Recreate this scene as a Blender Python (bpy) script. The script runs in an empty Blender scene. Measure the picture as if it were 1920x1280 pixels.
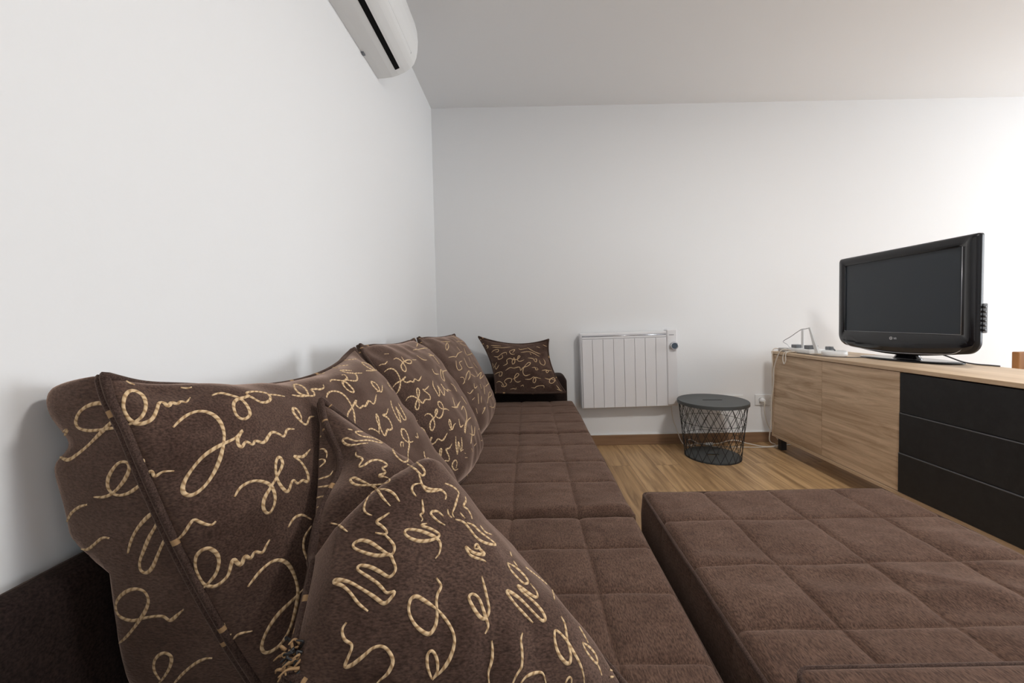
import bpy, bmesh, math, random
from mathutils import Vector, Matrix, noise
from mathutils.bvhtree import BVHTree
LP = (132, -0.02, 24, 33)
# handwriting print of the cushion fabric, traced as polylines: crop offset, scale, strokes
S64=6.4
PR={}
PR['A']=[
(100,700,6.4,"""870 625 960 590 1060 520 1110 400 1085 280 1000 215 920 207 860 270 840 380 860 470 920 560 1010 602 1110 590 1190 540 1240 440 1270 350 1330 350 1380 400 1420 340 1480 370 1530 330 1590 350 1640 290
820 655 700 655 560 675 420 685 310 655 270 580 310 470 410 390 540 355 660 375 720 440 740 530 640 640 540 740 420 860 300 960 180 1035 90 1000 45 920
20 930 90 860 140 740 175 665 120 700 60 800 20 900
560 110 590 160 620 205
600 100 640 70 700 70 760 52
870 90 920 118 980 135
1530 168 1600 178 1660 165"""),
(300,700,5.333,"""130 540 210 460 300 400 410 375 520 405 600 480 640 590 635 700 600 850 540 990 460 1110 370 1190 290 1220 230 1180 240 1090 310 970 430 830 560 740 660 690 760 640 830 560 780 640 780 700 815 740 860 680 930 715 950 670 1040 690 1110 590 1180 600 1240 630 1270 560 1340 555
515 220 600 195 700 215 800 250 870 320 900 400 870 445 820 455 760 410 735 320 760 265 840 240 900 230 1000 285 1070 285 1105 250 1070 200 960 180 890 185 860 200 910 235
1080 210 1160 215 1245 230
1540 430 1495 440 1465 510 1410 480 1340 400 1330 345 1370 360 1410 430 1410 480"""),
(80,600,3.2,"""1150 1060 1190 1000 1260 965 1330 970 1375 1000 1395 1060 1385 1120 1355 1160 1325 1130 1330 1070 1370 1000 1410 930 1440 860 1420 820 1400 850 1400 920 1420 980 1470 1030 1500 960 1530 980 1560 960 1590 970 1590 920 1550 850 1505 815 1560 820 1605 775
590 830 610 840 600 880 615 890
310 1060 370 1060 430 1030 490 960 520 890 500 850 450 860 400 930 390 990 410 1030 450 1050 510 1040 570 1000 600 965
610 970 640 910 660 910 670 940 720 910 790 905"""),
(540,640,6.4,"""40 640 130 655 210 655 240 630 200 560 130 520 70 520 100 590 170 640 240 650 310 650 310 610 275 580 330 570 380 575 430 555 420 520
460 680 480 620 540 595 620 610 690 660 750 750 790 850 805 1000
710 940 720 860 770 790 820 700 810 750 860 800 900 770 930 775 970 710 1030 750 1060 640
505 490 520 460 600 465 680 480 740 530 790 590 770 610 700 570 655 500 690 460 710 440 680 400 640 405
690 460 760 470 820 470 830 430 800 385 700 375 630 350 660 345 760 350
800 380 890 380
1060 600 1100 590 1060 510 1000 480 1020 530 1080 590 1125 600 1130 530
930 350 1030 345 980 280 890 250 910 280 990 330 1060 345 1030 300
620 220 700 225 820 210
500 310 600 320
600 300 720 285
220 405 300 410 370 395 440 380
960 1060 1000 1045 1060 1070 1100 1110
1090 1110 1090 1020 1060 930 1060 870 1085 920 1100 1010 1130 1090 1165 1130 1190 1060 1220 1060 1250 1040 1230 970 1190 910 1130 880 1180 870 1200 805
1230 710 1250 790 1300 900 1350 970 1330 880 1290 780 1340 860 1390 940 1415 920 1370 830 1320 740
1190 490 1220 540 1260 590"""),
(640,760,6.4,"""860 430 830 440 780 430 730 370 720 290 760 290 800 370 815 470 800 560 800 640
715 500 710 450 740 440 740 500
885 370 920 390 905 330
990 550 1000 610 1030 680 1020 640 1060 640 1090 700"""),
(320,940,6.4,"""80 460 160 380 230 270 280 215 350 245 430 275 500 280 550 225
390 1040 480 950 550 850 580 720 550 620 460 560 380 580 310 650 295 750 320 860 380 970 440 1010 530 1015 620 960 690 880 720 780 750 690 800 735 850 760 890 650 960 685 1010 600 1100 615 1150 520 1190 455
1410 310 1480 200 1580 160 1690 215
1690 290 1610 420 1595 560 1650 730"""),
(60,900,3.31,"""1340 660 1420 560 1500 500 1570 505 1620 570 1650 680 1635 800 1600 920 1540 1020 1460 1070 1425 1040 1450 950 1520 840 1610 750 1690 670"""),
(80,900,6.4,"""1025 870 1060 730 1130 590 1230 470 1320 400 1380 460 1350 560 1280 680 1210 850 1165 980 1180 1080 1250 1110 1320 1040 1380 900 1450 740 1520 640
1570 800 1570 900 1620 970 1690 1010
200 440 280 510 340 400 440 320 545 290
400 790 460 820 540 830 630 760 720 690 810 695
420 820 520 940 600 1070 625 1170 600 1220 545 1110 505 1180 480 1120"""),
(180,1080,6.4,"""120 680 160 780 225 825 330 760 430 650 520 530 600 400 630 280 580 180 470 150 350 190 260 280 240 370 270 460 350 515 460 530 580 500 700 480 810 480 890 530 980 460 1060 390
40 710 80 620 75 500 120 410 155 460 140 570 80 630
770 1240 700 1130 700 1020 760 940 840 920 905 970 890 1080 830 1190 760 1280
940 1280 1060 1150 1200 1040 1320 985 1400 980
1600 770 1620 680
1650 750 1720 690 1880 655
1340 370 1390 385
1490 550 1540 570 1530 660"""),
]
PR['E']=[
(580,740,6.4,"""60 920 130 860 190 800 150 770 70 800
70 710 110 660 170 650 210 700 205 760
60 1030 150 1000 240 970 285 910
60 1110 170 1100 310 1080
50 1240 150 1220 230 1210
100 560 140 490
460 410 520 425
830 490 700 450 570 440 560 460 640 500 760 515 880 580 700 545 560 555 450 520 400 540 420 580 490 605 600 590 700 580
560 690 560 730 640 770 590 860 650 850 730 795 820 780 900 810 935 850 870 880 920 935 820 970 900 985 960 1010 950 1050 850 1075 730 1085 600 1085 520 1060 490 1010 540 995 620 1030 720 1080 820 1150 880 1240
1190 700 1180 790 1120 800 1040 730 1000 650 1030 640 1110 680 1200 740 1300 820 1370 890 1385 950 1350 970 1310 930 1240 870 1170 830
1310 940 1340 1040 1360 1090 1460 1130 1580 1140 1640 1200 1630 1260
1280 1220 1230 1140 1250 1080 1340 1060
1350 1080 1400 1150 1480 1160 1560 1150
1620 1060 1720 1100 1790 1170 1780 1240"""),
(560,900,6.4,"""870 60 940 100 1000 200 1100 310
1210 260 1150 170 1060 115 960 110 890 140 830 210 790 300 790 370 840 410 890 425
1090 390 1000 450 930 500 1000 550 1060 620 1040 650 920 630
1030 650 1100 720 1150 800 1130 880 1080 890 960 810 850 740 740 720 650 770 680 820 800 870 950 905 1090 890 1130 960 1165 1070 1090 1160 980 1100 860 1040 740 1020 700 1060 760 1110 870 1180 1000 1280
1480 230 1490 320 1490 400 1450 410 1490 470 1465 495
1540 520 1460 540 1580 580 1680 640 1680 680 1580 720 1450 730 1330 690 1270 630 1300 590 1430 600 1550 640 1650 690 1700 760 1690 870 1640 940
385 515 480 540 590 620
180 225 320 185
180 340 270 310"""),
(800,900,6.4,"""380 170 360 240 330 340 305 400 330 450
250 350 260 410 300 450
460 200 470 250 440 310 490 350 530 420 545 470
400 390 460 460
340 470 440 500 520 590 600 690 700 750 830 775 760 710 640 620 560 540 480 510
640 545 700 620 780 655
200 435 140 380 80 370 45 400 90 450 150 500 220 540
710 980 680 960 540 910 490 850 465 790 520 840 590 880 700 890 640 830 600 760 570 820 650 825
1000 860 1020 920
1040 970 1090 1040
965 990 1010 1080 1100 1180 1170 1240 1220 1220 1160 1130 1060 1040 965 990
1180 1040 1270 1110 1370 1190 1440 1250"""),
(540,1080,6.4,"""960 0 1060 70 1130 140 1190 200 1290 180 1200 300 1140 325 1040 250 900 160 740 70 600 40 540 70 650 110 750 200 840 320 960 420
1780 20 1840 120 1800 200 1780 300 1790 450 1770 590 1700 690 1610 660 1510 560 1450 420 1470 280 1540 240 1650 300 1780 390 1830 450
705 550 650 640 680 760 770 830 710 1000 680 1090 770 1060 900 960 1020 860 1130 840 1210 900 1260 1020 1200 1160 1110 1240 1060 1290"""),
(800,1080,6.4,"""110 380 200 480 300 630 335 780 290 960 200 1110 70 1240
70 1240 130 1130 120 980 60 890 10 940 10 1080 60 1230
660 0 700 150 740 330 750 420 720 490 670 510 600 440 530 320 505 240 560 210 630 270 670 370 710 500 740 600 700 690
1275 560 1160 440 1060 330 960 190 990 180 1120 270 1250 400 1380 530 1425 510 1380 410 1280 300 1150 190 1085 110 1130 130 1220 200 1320 255 1320 190 1240 90
1150 680 1130 760 1145 900 1140 1080 1080 1180 1030 1290
780 770 790 900 780 1020 740 1160 750 1290
1130 1280 1200 1200 1300 1160 1390 1160 1430 1280
1610 480 1660 580 1690 780 1730 950 1710 1050 1650 1020 1580 920 1540 780 1540 650 1610 690 1700 800 1770 920 1840 1050 1880 1180 1890 1290"""),
(960,1080,6.4,"""800 600 860 700 910 800
840 790 880 880 950 980 1020 1050 1010 960 940 860 840 790
1020 1050 1050 1110 1075 1190
1020 820 1080 880 1110 940
1155 1050 1210 1100
1165 1120 1250 1155
450 110 490 190 510 290
640 1280 680 1210 715 1230 710 1290
1170 1210 1220 1205"""),
]
PR['B']=[
(700,620,8,"""160 620 220 575 290 570 350 620 395 710 405 800 380 890 340 950
290 850 340 790 430 740 490 680 450 740 500 775 560 755 600 770 620 720 680 750 720 680
300 430 350 410 430 460 490 560 480 610 440 590 415 530 440 480 500 440 560 440 570 480 530 490 470 460 420 390
580 435 640 435
485 1055 520 1000 590 980 660 1020 690 1100 670 1180 630 1160 640 1080 680 990 690 900 660 860 650 920 680 1020 740 1085 780 1030 850 1030 840 960 740 880 780 880 830 830
890 750 900 830 950 920 990 985 990 900 960 820 1000 880 1060 970 1060 880 1010 790 1060 860 1120 910 1110 880 1165 900
650 370 740 430 800 440
820 340 900 380 990 500
880 570 920 640 980 650
1040 620 1010 580 1020 700 1070 750 1040 620 1110 590
1200 620 1250 720 1320 800
1160 790 1210 830 1250 910
1185 1000 1240 1150 1300 1060
1180 1140 1270 1150
1320 980 1400 1100
830 210 960 290
590 290 800 260 850 290
640 180 680 130 650 240
1050 450 1120 550
160 350 230 345
80 525 130 500 170 500 210 460
830 370 1000 365 1050 375"""),
(720,750,8,"""605 240 640 205 700 215 740 280 760 380 720 460 690 410 700 320 770 240 800 170 790 130 765 180 780 240 830 270 875 220 890 110 850 30 810 30 820 90 870 130 930 130 975 155
1010 100 1080 110 1110 60
970 445 1010 440 1000 330 980 290 975 360 1020 440 1050 370 1075 350
490 410 560 415 610 470 625 560 610 640 680 600 720 550 690 620 720 660 770 630 810 580 880 605 950 490
850 965 830 880 840 740 865 740 850 850 840 920 870 965 910 910 970 910 975 850 930 740 980 720 1020 650
720 880 790 910 790 960 760 1040
1075 540 1080 680 1100 820 1110 700 1120 620 1150 770 1170 680 1160 560
1190 740 1150 770
1160 150 1190 90 1230 180 1240 280 1210 400 1215 500 1240 330 1300 260
1120 280 1145 400 1190 370
1310 380 1320 500 1300 660
1280 500 1350 520 1360 400
850 1160 900 1150 900 1210 960 1200 1000 1110 985 1050 960 1120 970 1200
1110 1030 1060 1050 1020 980 1060 900 1095 930 1080 1020
1205 790 1225 800
1210 860 1250 860
1380 650 1350 690
1310 720 1330 770
1450 610 1475 600
460 350 500 300
1360 260 1390 320
1410 440 1430 430"""),
]
PR['C']=[(700,620,8,"""1080 230 1110 180 1130 240 1100 290 1080 230
1125 400 1200 385 1240 390 1270 340 1330 310
1240 450 1250 540 1280 590 1330 560 1290 480 1330 450
1300 700 1350 700 1370 760 1340 800
1380 740 1400 650 1440 600 1450 680 1420 740
1460 650 1530 690
1360 410 1420 540 1490 550
1510 790 1520 860 1560 830
1600 800 1620 870
1660 820 1670 950
1680 840 1750 770
1410 920 1450 940 1500 880
1570 940 1580 1100
1620 980 1620 1080
1710 1090 1740 920 1770 960 1720 1010
1480 1040 1520 1000
1540 1160 1560 1240
1630 1250 1680 1150 1650 1170
1740 1130 1800 1150 1830 1080
1550 690 1620 620 1600 720 1680 640
1680 610 1740 605
1250 240 1300 300
1360 260 1400 360 1480 340
1430 400 1450 460
1530 600 1560 660
1010 160 1150 165
1240 160 1420 160
1180 80 1280 120
1300 190 1400 230
1500 480 1560 560
1620 520 1650 600
1700 720 1730 800
1770 1000 1800 1040""")]
PR['D']=[(880,620,9.145,"""285 270 310 250 320 290 290 300
380 370 430 330 500 320 490 360 450 360
420 440 490 445 560 390 630 370 640 410
490 445 500 490 570 460 560 410
780 400 720 400 690 350 780 320 740 380
580 600 650 560 640 500 700 470 740 490 770 460 780 540 740 570 740 500 820 490 870 440 840 430 830 510 880 520 940 495
620 680 700 630 760 640 860 620 880 680 920 630 1010 600 1050 550 1000 550 930 640 920 720 960 770 1045 745
340 630 400 560 410 640 470 540
510 580 460 660 440 600
410 770 480 720 560 705 550 770 510 770 520 720
465 890 510 865 570 900 600 960 640 920 600 870 650 820 720 820 720 870 690 890
570 910 555 950 600 960
740 830 800 800 850 750 820 730 780 780 780 850 830 880 880 860
955 830 1040 830 1100 790 1140 830 1120 890 1090 870 1120 800 1230 820
1295 810 1370 830 1440 800 1470 850 1420 900 1370 880 1400 820 1480 860
1070 630 1130 630 1140 670 1180 660 1150 630
1240 680 1320 670 1360 690 1330 720 1320 680 1415 685
1000 465 1090 475 1120 520 1150 530 1150 480 1110 490
1200 500 1220 560 1280 590 1300 540 1270 480
700 1000 760 990 800 1000 800 970
880 950 920 930 930 960
1060 970 1120 980 1160 950 1270 940 1280 980
850 300 870 320 1000 300
1000 290 1100 350 1220 400
880 370 1040 360 1200 440
370 250 540 260
400 280 560 290 700 280
1040 380 1060 410
1150 270 1210 290
1260 240 1330 270
1490 930 1560 1020
1500 1000 1590 1030
280 430 330 380
280 520 350 495""")]
# ---------------------------------------------------------------- basics
random.seed(4)
scn = bpy.context.scene
COL = scn.collection
V = Vector
F_PX, CX, CY, PITCH, ROLL, CAM_H = 730.0, 992.0, 624.0, math.radians(1.94), 0.0200, 0.96
FW = V((0, math.cos(PITCH), -math.sin(PITCH)))
UP0 = V((0, math.sin(PITCH), math.cos(PITCH)))
RT = math.cos(ROLL) * V((1, 0, 0)) - math.sin(ROLL) * UP0
UPV = math.sin(ROLL) * V((1, 0, 0)) + math.cos(ROLL) * UP0
EYE = V((0, 0, CAM_H))

def sight(px, py):
    return FW + RT * ((px - CX) / F_PX) + UPV * ((CY - py) / F_PX)

def tag(o, label=None, cat=None, group=None, kind=None):
    if label: o['label'] = label
    if cat: o['category'] = cat
    if group: o['group'] = group
    if kind: o['kind'] = kind
    return o

def link(name, me, mats, parent=None):
    o = bpy.data.objects.new(name, me)
    COL.objects.link(o)
    for m in (mats if isinstance(mats, (list, tuple)) else [mats]):
        me.materials.append(m)
    if parent is not None:
        o.parent = parent
    return o

def empty(name, loc, label, cat, group=None):
    o = bpy.data.objects.new(name, None)
    o.empty_display_size = .05
    o.location = loc
    COL.objects.link(o)
    return tag(o, label, cat, group)

def kid(root, name, me, mats):
    """a part whose mesh is written in world coordinates, parented to a thing standing at its base"""
    off = root.matrix_basis.translation if root.type == 'EMPTY' else V((0, 0, 0))
    p = root.parent
    while p is not None:
        off = off + p.matrix_basis.translation
        p = p.parent
    for v in me.vertices:
        v.co -= off
    return link(name, me, mats, root)

def mesh(name, vs, fs, smooth=False, mi=None):
    me = bpy.data.meshes.new(name)
    me.from_pydata([tuple(v) for v in vs], [], fs)
    me.update()
    bm = bmesh.new(); bm.from_mesh(me)
    bmesh.ops.recalc_face_normals(bm, faces=bm.faces)
    bm.to_mesh(me); bm.free()
    if smooth:
        for p in me.polygons: p.use_smooth = True
    if mi:
        for p, k in zip(me.polygons, mi): p.material_index = k
    return me

class G:
    """collects shapes into one mesh"""
    def __init__(s): s.v = []; s.f = []; s.sm = []
    def add(s, vs, fs, smooth=False):
        n = len(s.v); s.v += [V(v) for v in vs]
        s.f += [tuple(i + n for i in f) for f in fs]
        s.sm += [smooth] * len(fs)
        return s
    def box(s, a, b, bev=0, seg=2):
        bm = bmesh.new()
        bmesh.ops.create_cube(bm, size=1)
        for v in bm.verts:
            v.co = V([a[i] + (v.co[i] + .5) * (b[i] - a[i]) for i in range(3)])
        if bev:
            bmesh.ops.bevel(bm, geom=list(bm.edges), offset=bev, segments=seg, affect='EDGES', profile=.5)
        bm.verts.index_update()
        s.add([v.co.copy() for v in bm.verts], [[v.index for v in f.verts] for f in bm.faces], False)
        bm.free(); return s
    def tube(s, pts, r, n=8, closed=False, cap=True):
        pts = [V(p) for p in pts]; m = len(pts); vs = []; fs = []
        prev = None
        for i, p in enumerate(pts):
            if closed: t = pts[(i + 1) % m] - pts[i - 1]
            else: t = pts[min(i + 1, m - 1)] - pts[max(i - 1, 0)]
            if t.length < 1e-9: t = V((0, 0, 1))
            t.normalize()
            if prev is None:
                a = t.orthogonal().normalized()
            else:
                a = prev - t * prev.dot(t)
                a = a.normalized() if a.length > 1e-6 else t.orthogonal().normalized()
            prev = a; b = t.cross(a)
            rr = r(i / max(m - 1, 1)) if callable(r) else r
            for k in range(n):
                w = 2 * math.pi * k / n
                vs.append(p + a * (rr * math.cos(w)) + b * (rr * math.sin(w)))
        for i in range(m if closed else m - 1):
            j = (i + 1) % m
            for k in range(n):
                l = (k + 1) % n
                fs.append((i * n + k, i * n + l, j * n + l, j * n + k))
        if cap and not closed:
            fs.append(tuple(range(n))[::-1]); fs.append(tuple((m - 1) * n + k for k in range(n)))
        return s.add(vs, fs, True)
    def loft(s, rings, cap0=True, cap1=True, smooth=True, closed=True):
        n = len(rings[0]); vs = [p for r in rings for p in r]; fs = []
        for i in range(len(rings) - 1):
            for k in range(n if closed else n - 1):
                l = (k + 1) % n
                fs.append((i * n + k, i * n + l, (i + 1) * n + l, (i + 1) * n + k))
        s.add(vs, fs, smooth)
        base = len(s.v) - len(vs)
        if cap0: s.f.append(tuple(base + k for k in range(n))[::-1]); s.sm.append(False)
        if cap1: s.f.append(tuple(base + (len(rings) - 1) * n + k for k in range(n))); s.sm.append(False)
        return s
    def plate(s, outer, inner, fn, d0, d1):
        """plate with a hole; outer / inner: equally long 2-D rings, fn(u, v, d) -> point"""
        n = len(outer)
        vs = [fn(*p, d) for d in (d0, d1) for ring in (outer, inner) for p in ring]
        fs = []
        for k in range(n):
            l = (k + 1) % n
            fs += [(k, l, n + l, n + k), (2 * n + k, 3 * n + k, 3 * n + l, 2 * n + l),
                   (k, 2 * n + k, 2 * n + l, l), (n + k, n + l, 3 * n + l, 3 * n + k)]
        return s.add(vs, fs, False)
    def me(s, name, smooth=None):
        m = mesh(name, s.v, s.f)
        for p, q in zip(m.polygons, s.sm): p.use_smooth = q if smooth is None else smooth
        return m

def spline(pts, per=8, closed=False):
    pts = [V(p) for p in pts]; n = len(pts); out = []
    if n == 2:
        return [pts[0].lerp(pts[1], i / per) for i in range(per + 1)]
    for i in range(n if closed else n - 1):
        if closed: a, b, c, d = pts[i - 1], pts[i], pts[(i + 1) % n], pts[(i + 2) % n]
        else:
            b, c = pts[i], pts[i + 1]
            a = pts[i - 1] if i else b * 2 - c
            d = pts[i + 2] if i + 2 < n else c * 2 - b
        for k in range(per):
            t = k / per
            out.append(.5 * ((2 * b) + (c - a) * t + (2 * a - 5 * b + 4 * c - d) * t * t + (3 * b - a - 3 * c + d) * t ** 3))
    if not closed: out.append(pts[-1].copy())
    return out

# ---------------------------------------------------------------- materials
def mat(name, col=(.8, .8, .8), rough=.5, metal=0, spec=.5, **kw):
    m = bpy.data.materials.new(name); m.use_nodes = True
    b = m.node_tree.nodes['Principled BSDF']
    b.inputs['Base Color'].default_value = (*col, 1)
    b.inputs['Roughness'].default_value = rough
    b.inputs['Metallic'].default_value = metal
    b.inputs['Specular IOR Level'].default_value = spec
    for k, v in kw.items(): b.inputs[k].default_value = v
    return m

def nd(m, kind, **kw):
    n = m.node_tree.nodes.new(kind)
    for k, v in kw.items():
        if k in n.inputs: n.inputs[k].default_value = v
        else: setattr(n, k, v)
    return n

def wire(m, a, ao, b, bi): m.node_tree.links.new(a.outputs[ao], b.inputs[bi])

def noise_col(m, cols, scale, detail=4, stretch=(1, 1, 1), rot=(0, 0, 0), rough=.6, pos=(.3, .7), dist=0):
    b = m.node_tree.nodes['Principled BSDF']
    tc = nd(m, 'ShaderNodeTexCoord'); mp = nd(m, 'ShaderNodeMapping')
    mp.inputs['Scale'].default_value = stretch; mp.inputs['Rotation'].default_value = rot
    nz = nd(m, 'ShaderNodeTexNoise'); nz.inputs['Scale'].default_value = scale; nz.inputs['Detail'].default_value = detail
    nz.inputs['Roughness'].default_value = rough; nz.inputs['Distortion'].default_value = dist
    cr = nd(m, 'ShaderNodeValToRGB')
    cr.color_ramp.elements[0].position = pos[0]; cr.color_ramp.elements[1].position = pos[1]
    cr.color_ramp.elements[0].color = (*cols[0], 1); cr.color_ramp.elements[1].color = (*cols[1], 1)
    wire(m, tc, 'Object', mp, 'Vector'); wire(m, mp, 'Vector', nz, 'Vector'); wire(m, nz, 'Fac', cr, 'Fac')
    wire(m, cr, 'Color', b, 'Base Color')
    return mp, nz, cr

def bump(m, scale, strength, dist=.001, stretch=(1, 1, 1), detail=3, rot=(0, 0, 0)):
    b = m.node_tree.nodes['Principled BSDF']
    tc = nd(m, 'ShaderNodeTexCoord'); mp = nd(m, 'ShaderNodeMapping')
    mp.inputs['Scale'].default_value = stretch; mp.inputs['Rotation'].default_value = rot
    nz = nd(m, 'ShaderNodeTexNoise'); nz.inputs['Scale'].default_value = scale; nz.inputs['Detail'].default_value = detail
    bp = nd(m, 'ShaderNodeBump'); bp.inputs['Strength'].default_value = strength; bp.inputs['Distance'].default_value = dist
    wire(m, tc, 'Object', mp, 'Vector'); wire(m, mp, 'Vector', nz, 'Vector'); wire(m, nz, 'Fac', bp, 'Height')
    wire(m, bp, 'Normal', b, 'Normal')

def fabric(name, dark, light, stretch, rot=(0, 0, 0), sheen=.35, nap=5, pos=(.3, .72)):
    m = mat(name, dark, .95, spec=.12)
    b = m.node_tree.nodes['Principled BSDF']
    b.inputs['Sheen Weight'].default_value = sheen
    b.inputs['Sheen Roughness'].default_value = .45
    b.inputs['Sheen Tint'].default_value = (.72, .52, .42, 1)
    mp, nz, cr = noise_col(m, (dark, light), nap, 5, rough=.65, pos=pos)
    # fine ribs of the weave darken the colour a little between the yarns
    tc = nd(m, 'ShaderNodeTexCoord'); m2 = nd(m, 'ShaderNodeMapping')
    m2.inputs['Scale'].default_value = stretch; m2.inputs['Rotation'].default_value = rot
    n2 = nd(m, 'ShaderNodeTexNoise'); n2.inputs['Scale'].default_value = 1; n2.inputs['Detail'].default_value = 2
    c2 = nd(m, 'ShaderNodeValToRGB')
    c2.color_ramp.elements[0].position = .3; c2.color_ramp.elements[1].position = .7
    c2.color_ramp.elements[0].color = (.48, .48, .48, 1); c2.color_ramp.elements[1].color = (1.5, 1.48, 1.45, 1)
    mx = nd(m, 'ShaderNodeMix'); mx.data_type = 'RGBA'; mx.blend_type = 'MULTIPLY'
    mx.inputs['Factor'].default_value = 1
    wire(m, tc, 'Object', m2, 'Vector'); wire(m, m2, 'Vector', n2, 'Vector'); wire(m, n2, 'Fac', c2, 'Fac')
    m.node_tree.links.new(cr.outputs['Color'], mx.inputs[6]); m.node_tree.links.new(c2.outputs['Color'], mx.inputs[7])
    m.node_tree.links.new(mx.outputs[2], b.inputs['Base Color'])
    bp = nd(m, 'ShaderNodeBump'); bp.inputs['Strength'].default_value = .5; bp.inputs['Distance'].default_value = .0012
    wire(m, n2, 'Fac', bp, 'Height'); wire(m, bp, 'Normal', b, 'Normal')
    return m

WALL = mat('wall_paint', (.80, .80, .80), .9, spec=.2); bump(WALL, 90, .12, .002)
CEIL = mat('ceiling_paint', (.81, .81, .81), .95, spec=.1); bump(CEIL, 60, .08, .002)
CUSH = fabric('cushion_chenille', (.044, .0245, .0185), (.092, .057, .0445), (170, 420, 420), sheen=.85, nap=9)
SEAT = fabric('seat_velour', (.066, .037, .0268), (.108, .065, .048), (420, 130, 420), sheen=.32, nap=14)
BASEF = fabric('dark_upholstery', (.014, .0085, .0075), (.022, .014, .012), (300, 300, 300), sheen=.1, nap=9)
PIPE = fabric('brown_piping', (.040, .024, .0195), (.082, .053, .043), (500, 500, 500), sheen=.25, nap=20)

CORD = mat('tan_cord_print', (.62, .44, .25), .8, spec=.15)
_b = CORD.node_tree.nodes['Principled BSDF']
_uv = nd(CORD, 'ShaderNodeUVMap'); _uv.uv_map = 'cord'
_mp = nd(CORD, 'ShaderNodeMapping'); _mp.inputs['Rotation'].default_value = (0, 0, math.radians(38))
_wv = nd(CORD, 'ShaderNodeTexWave'); _wv.inputs['Scale'].default_value = 42; _wv.inputs['Distortion'].default_value = 1.2; _wv.inputs['Detail'].default_value = 2
_cr = nd(CORD, 'ShaderNodeValToRGB')
_cr.color_ramp.elements[0].color = (.36, .225, .115, 1); _cr.color_ramp.elements[1].color = (.66, .48, .285, 1)
_cr.color_ramp.elements[1].position = .55
wire(CORD, _uv, 'UV', _mp, 'Vector'); wire(CORD, _mp, 'Vector', _wv, 'Vector'); wire(CORD, _wv, 'Fac', _cr, 'Fac'); wire(CORD, _cr, 'Color', _b, 'Base Color')
_bp = nd(CORD, 'ShaderNodeBump'); _bp.inputs['Strength'].default_value = .5; _bp.inputs['Distance'].default_value = .001
wire(CORD, _wv, 'Fac', _bp, 'Height'); wire(CORD, _bp, 'Normal', _b, 'Normal')

OAK = mat('sonoma_oak_laminate', (.5, .36, .24), .5, spec=.35)
noise_col(OAK, ((.350, .225, .130), (.680, .505, .345)), 3.2, 8, stretch=(6, .6, 8), rough=.68, pos=(.30, .62), dist=.9)
bump(OAK, 40, .12, .001, stretch=(6, .4, 6))
OAKB = OAK.copy(); OAKB.name = 'sonoma_oak_laminate_second_door'
for _n in OAKB.node_tree.nodes:
    if _n.type == 'MAPPING': _n.inputs['Location'].default_value = (3.3, 1.7, 5.1)
OAKE = mat('oak_edge_laminate', (.5, .36, .24), .5, spec=.35)
noise_col(OAKE, ((.47, .325, .205), (.66, .50, .345)), 3.2, 8, stretch=(7, .6, 7), rough=.66, pos=(.28, .66), dist=.3)
BLK = mat('black_slate_front', (.02, .02, .021), .55, spec=.35)
noise_col(BLK, ((.0115, .0115, .012), (.021, .021, .022)), 26, 6, rough=.7, pos=(.3, .7))
bump(BLK, 120, .25, .001)
RIMB = mat('satin_black_plastic', (.006, .006, .0075), .4, spec=.25)
GLOSS = mat('glossy_black_plastic', (.006, .006, .0075), .12, spec=.5)
MATBLK = mat('matt_black_plastic', (.012, .012, .013), .45)
SCREEN = mat('lcd_screen_off', (.020, .026, .033), .38, spec=.45)
SILVER = mat('silver_trim_and_glint', (.45, .45, .47), .3, .6)
MARK = mat('light_grey_marking', (.62, .62, .64), .5)
BLKMET = mat('black_metal', (.012, .012, .013), .45)
LIDM = mat('dark_grey_lacquered_lid', (.066, .071, .071), .5)
WHT = mat('white_plastic', (.78, .78, .77), .4)
RADM = mat('white_enamel', (.74, .73, .74), .42)
ACM = mat('air_conditioner_white_plastic', (.78, .78, .77), .4)
GREYP = mat('grey_plastic', (.16, .17, .185), .5)
CHROME = mat('chrome', (.62, .63, .66), .22, .9)
DIAL = mat('blue_grey_dial', (.06, .085, .115), .25)
CABLE = mat('white_cable', (.68, .62, .54), .5)
DKCAB = mat('dark_grey_cable', (.06, .06, .065), .5)
ORW = mat('orange_brown_wood', (.36, .16, .05), .45); noise_col(ORW, ((.28, .115, .035), (.42, .2, .07)), 3, 5, stretch=(8, 8, 1))
SKIRT = mat('wood_skirting', (.3, .17, .09), .5); noise_col(SKIRT, ((.19, .105, .055), (.30, .175, .095)), 4, 6, stretch=(.6, 8, 8), pos=(.3, .7))
FRAME = mat('white_window_frame', (.8, .8, .8), .4)

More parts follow.
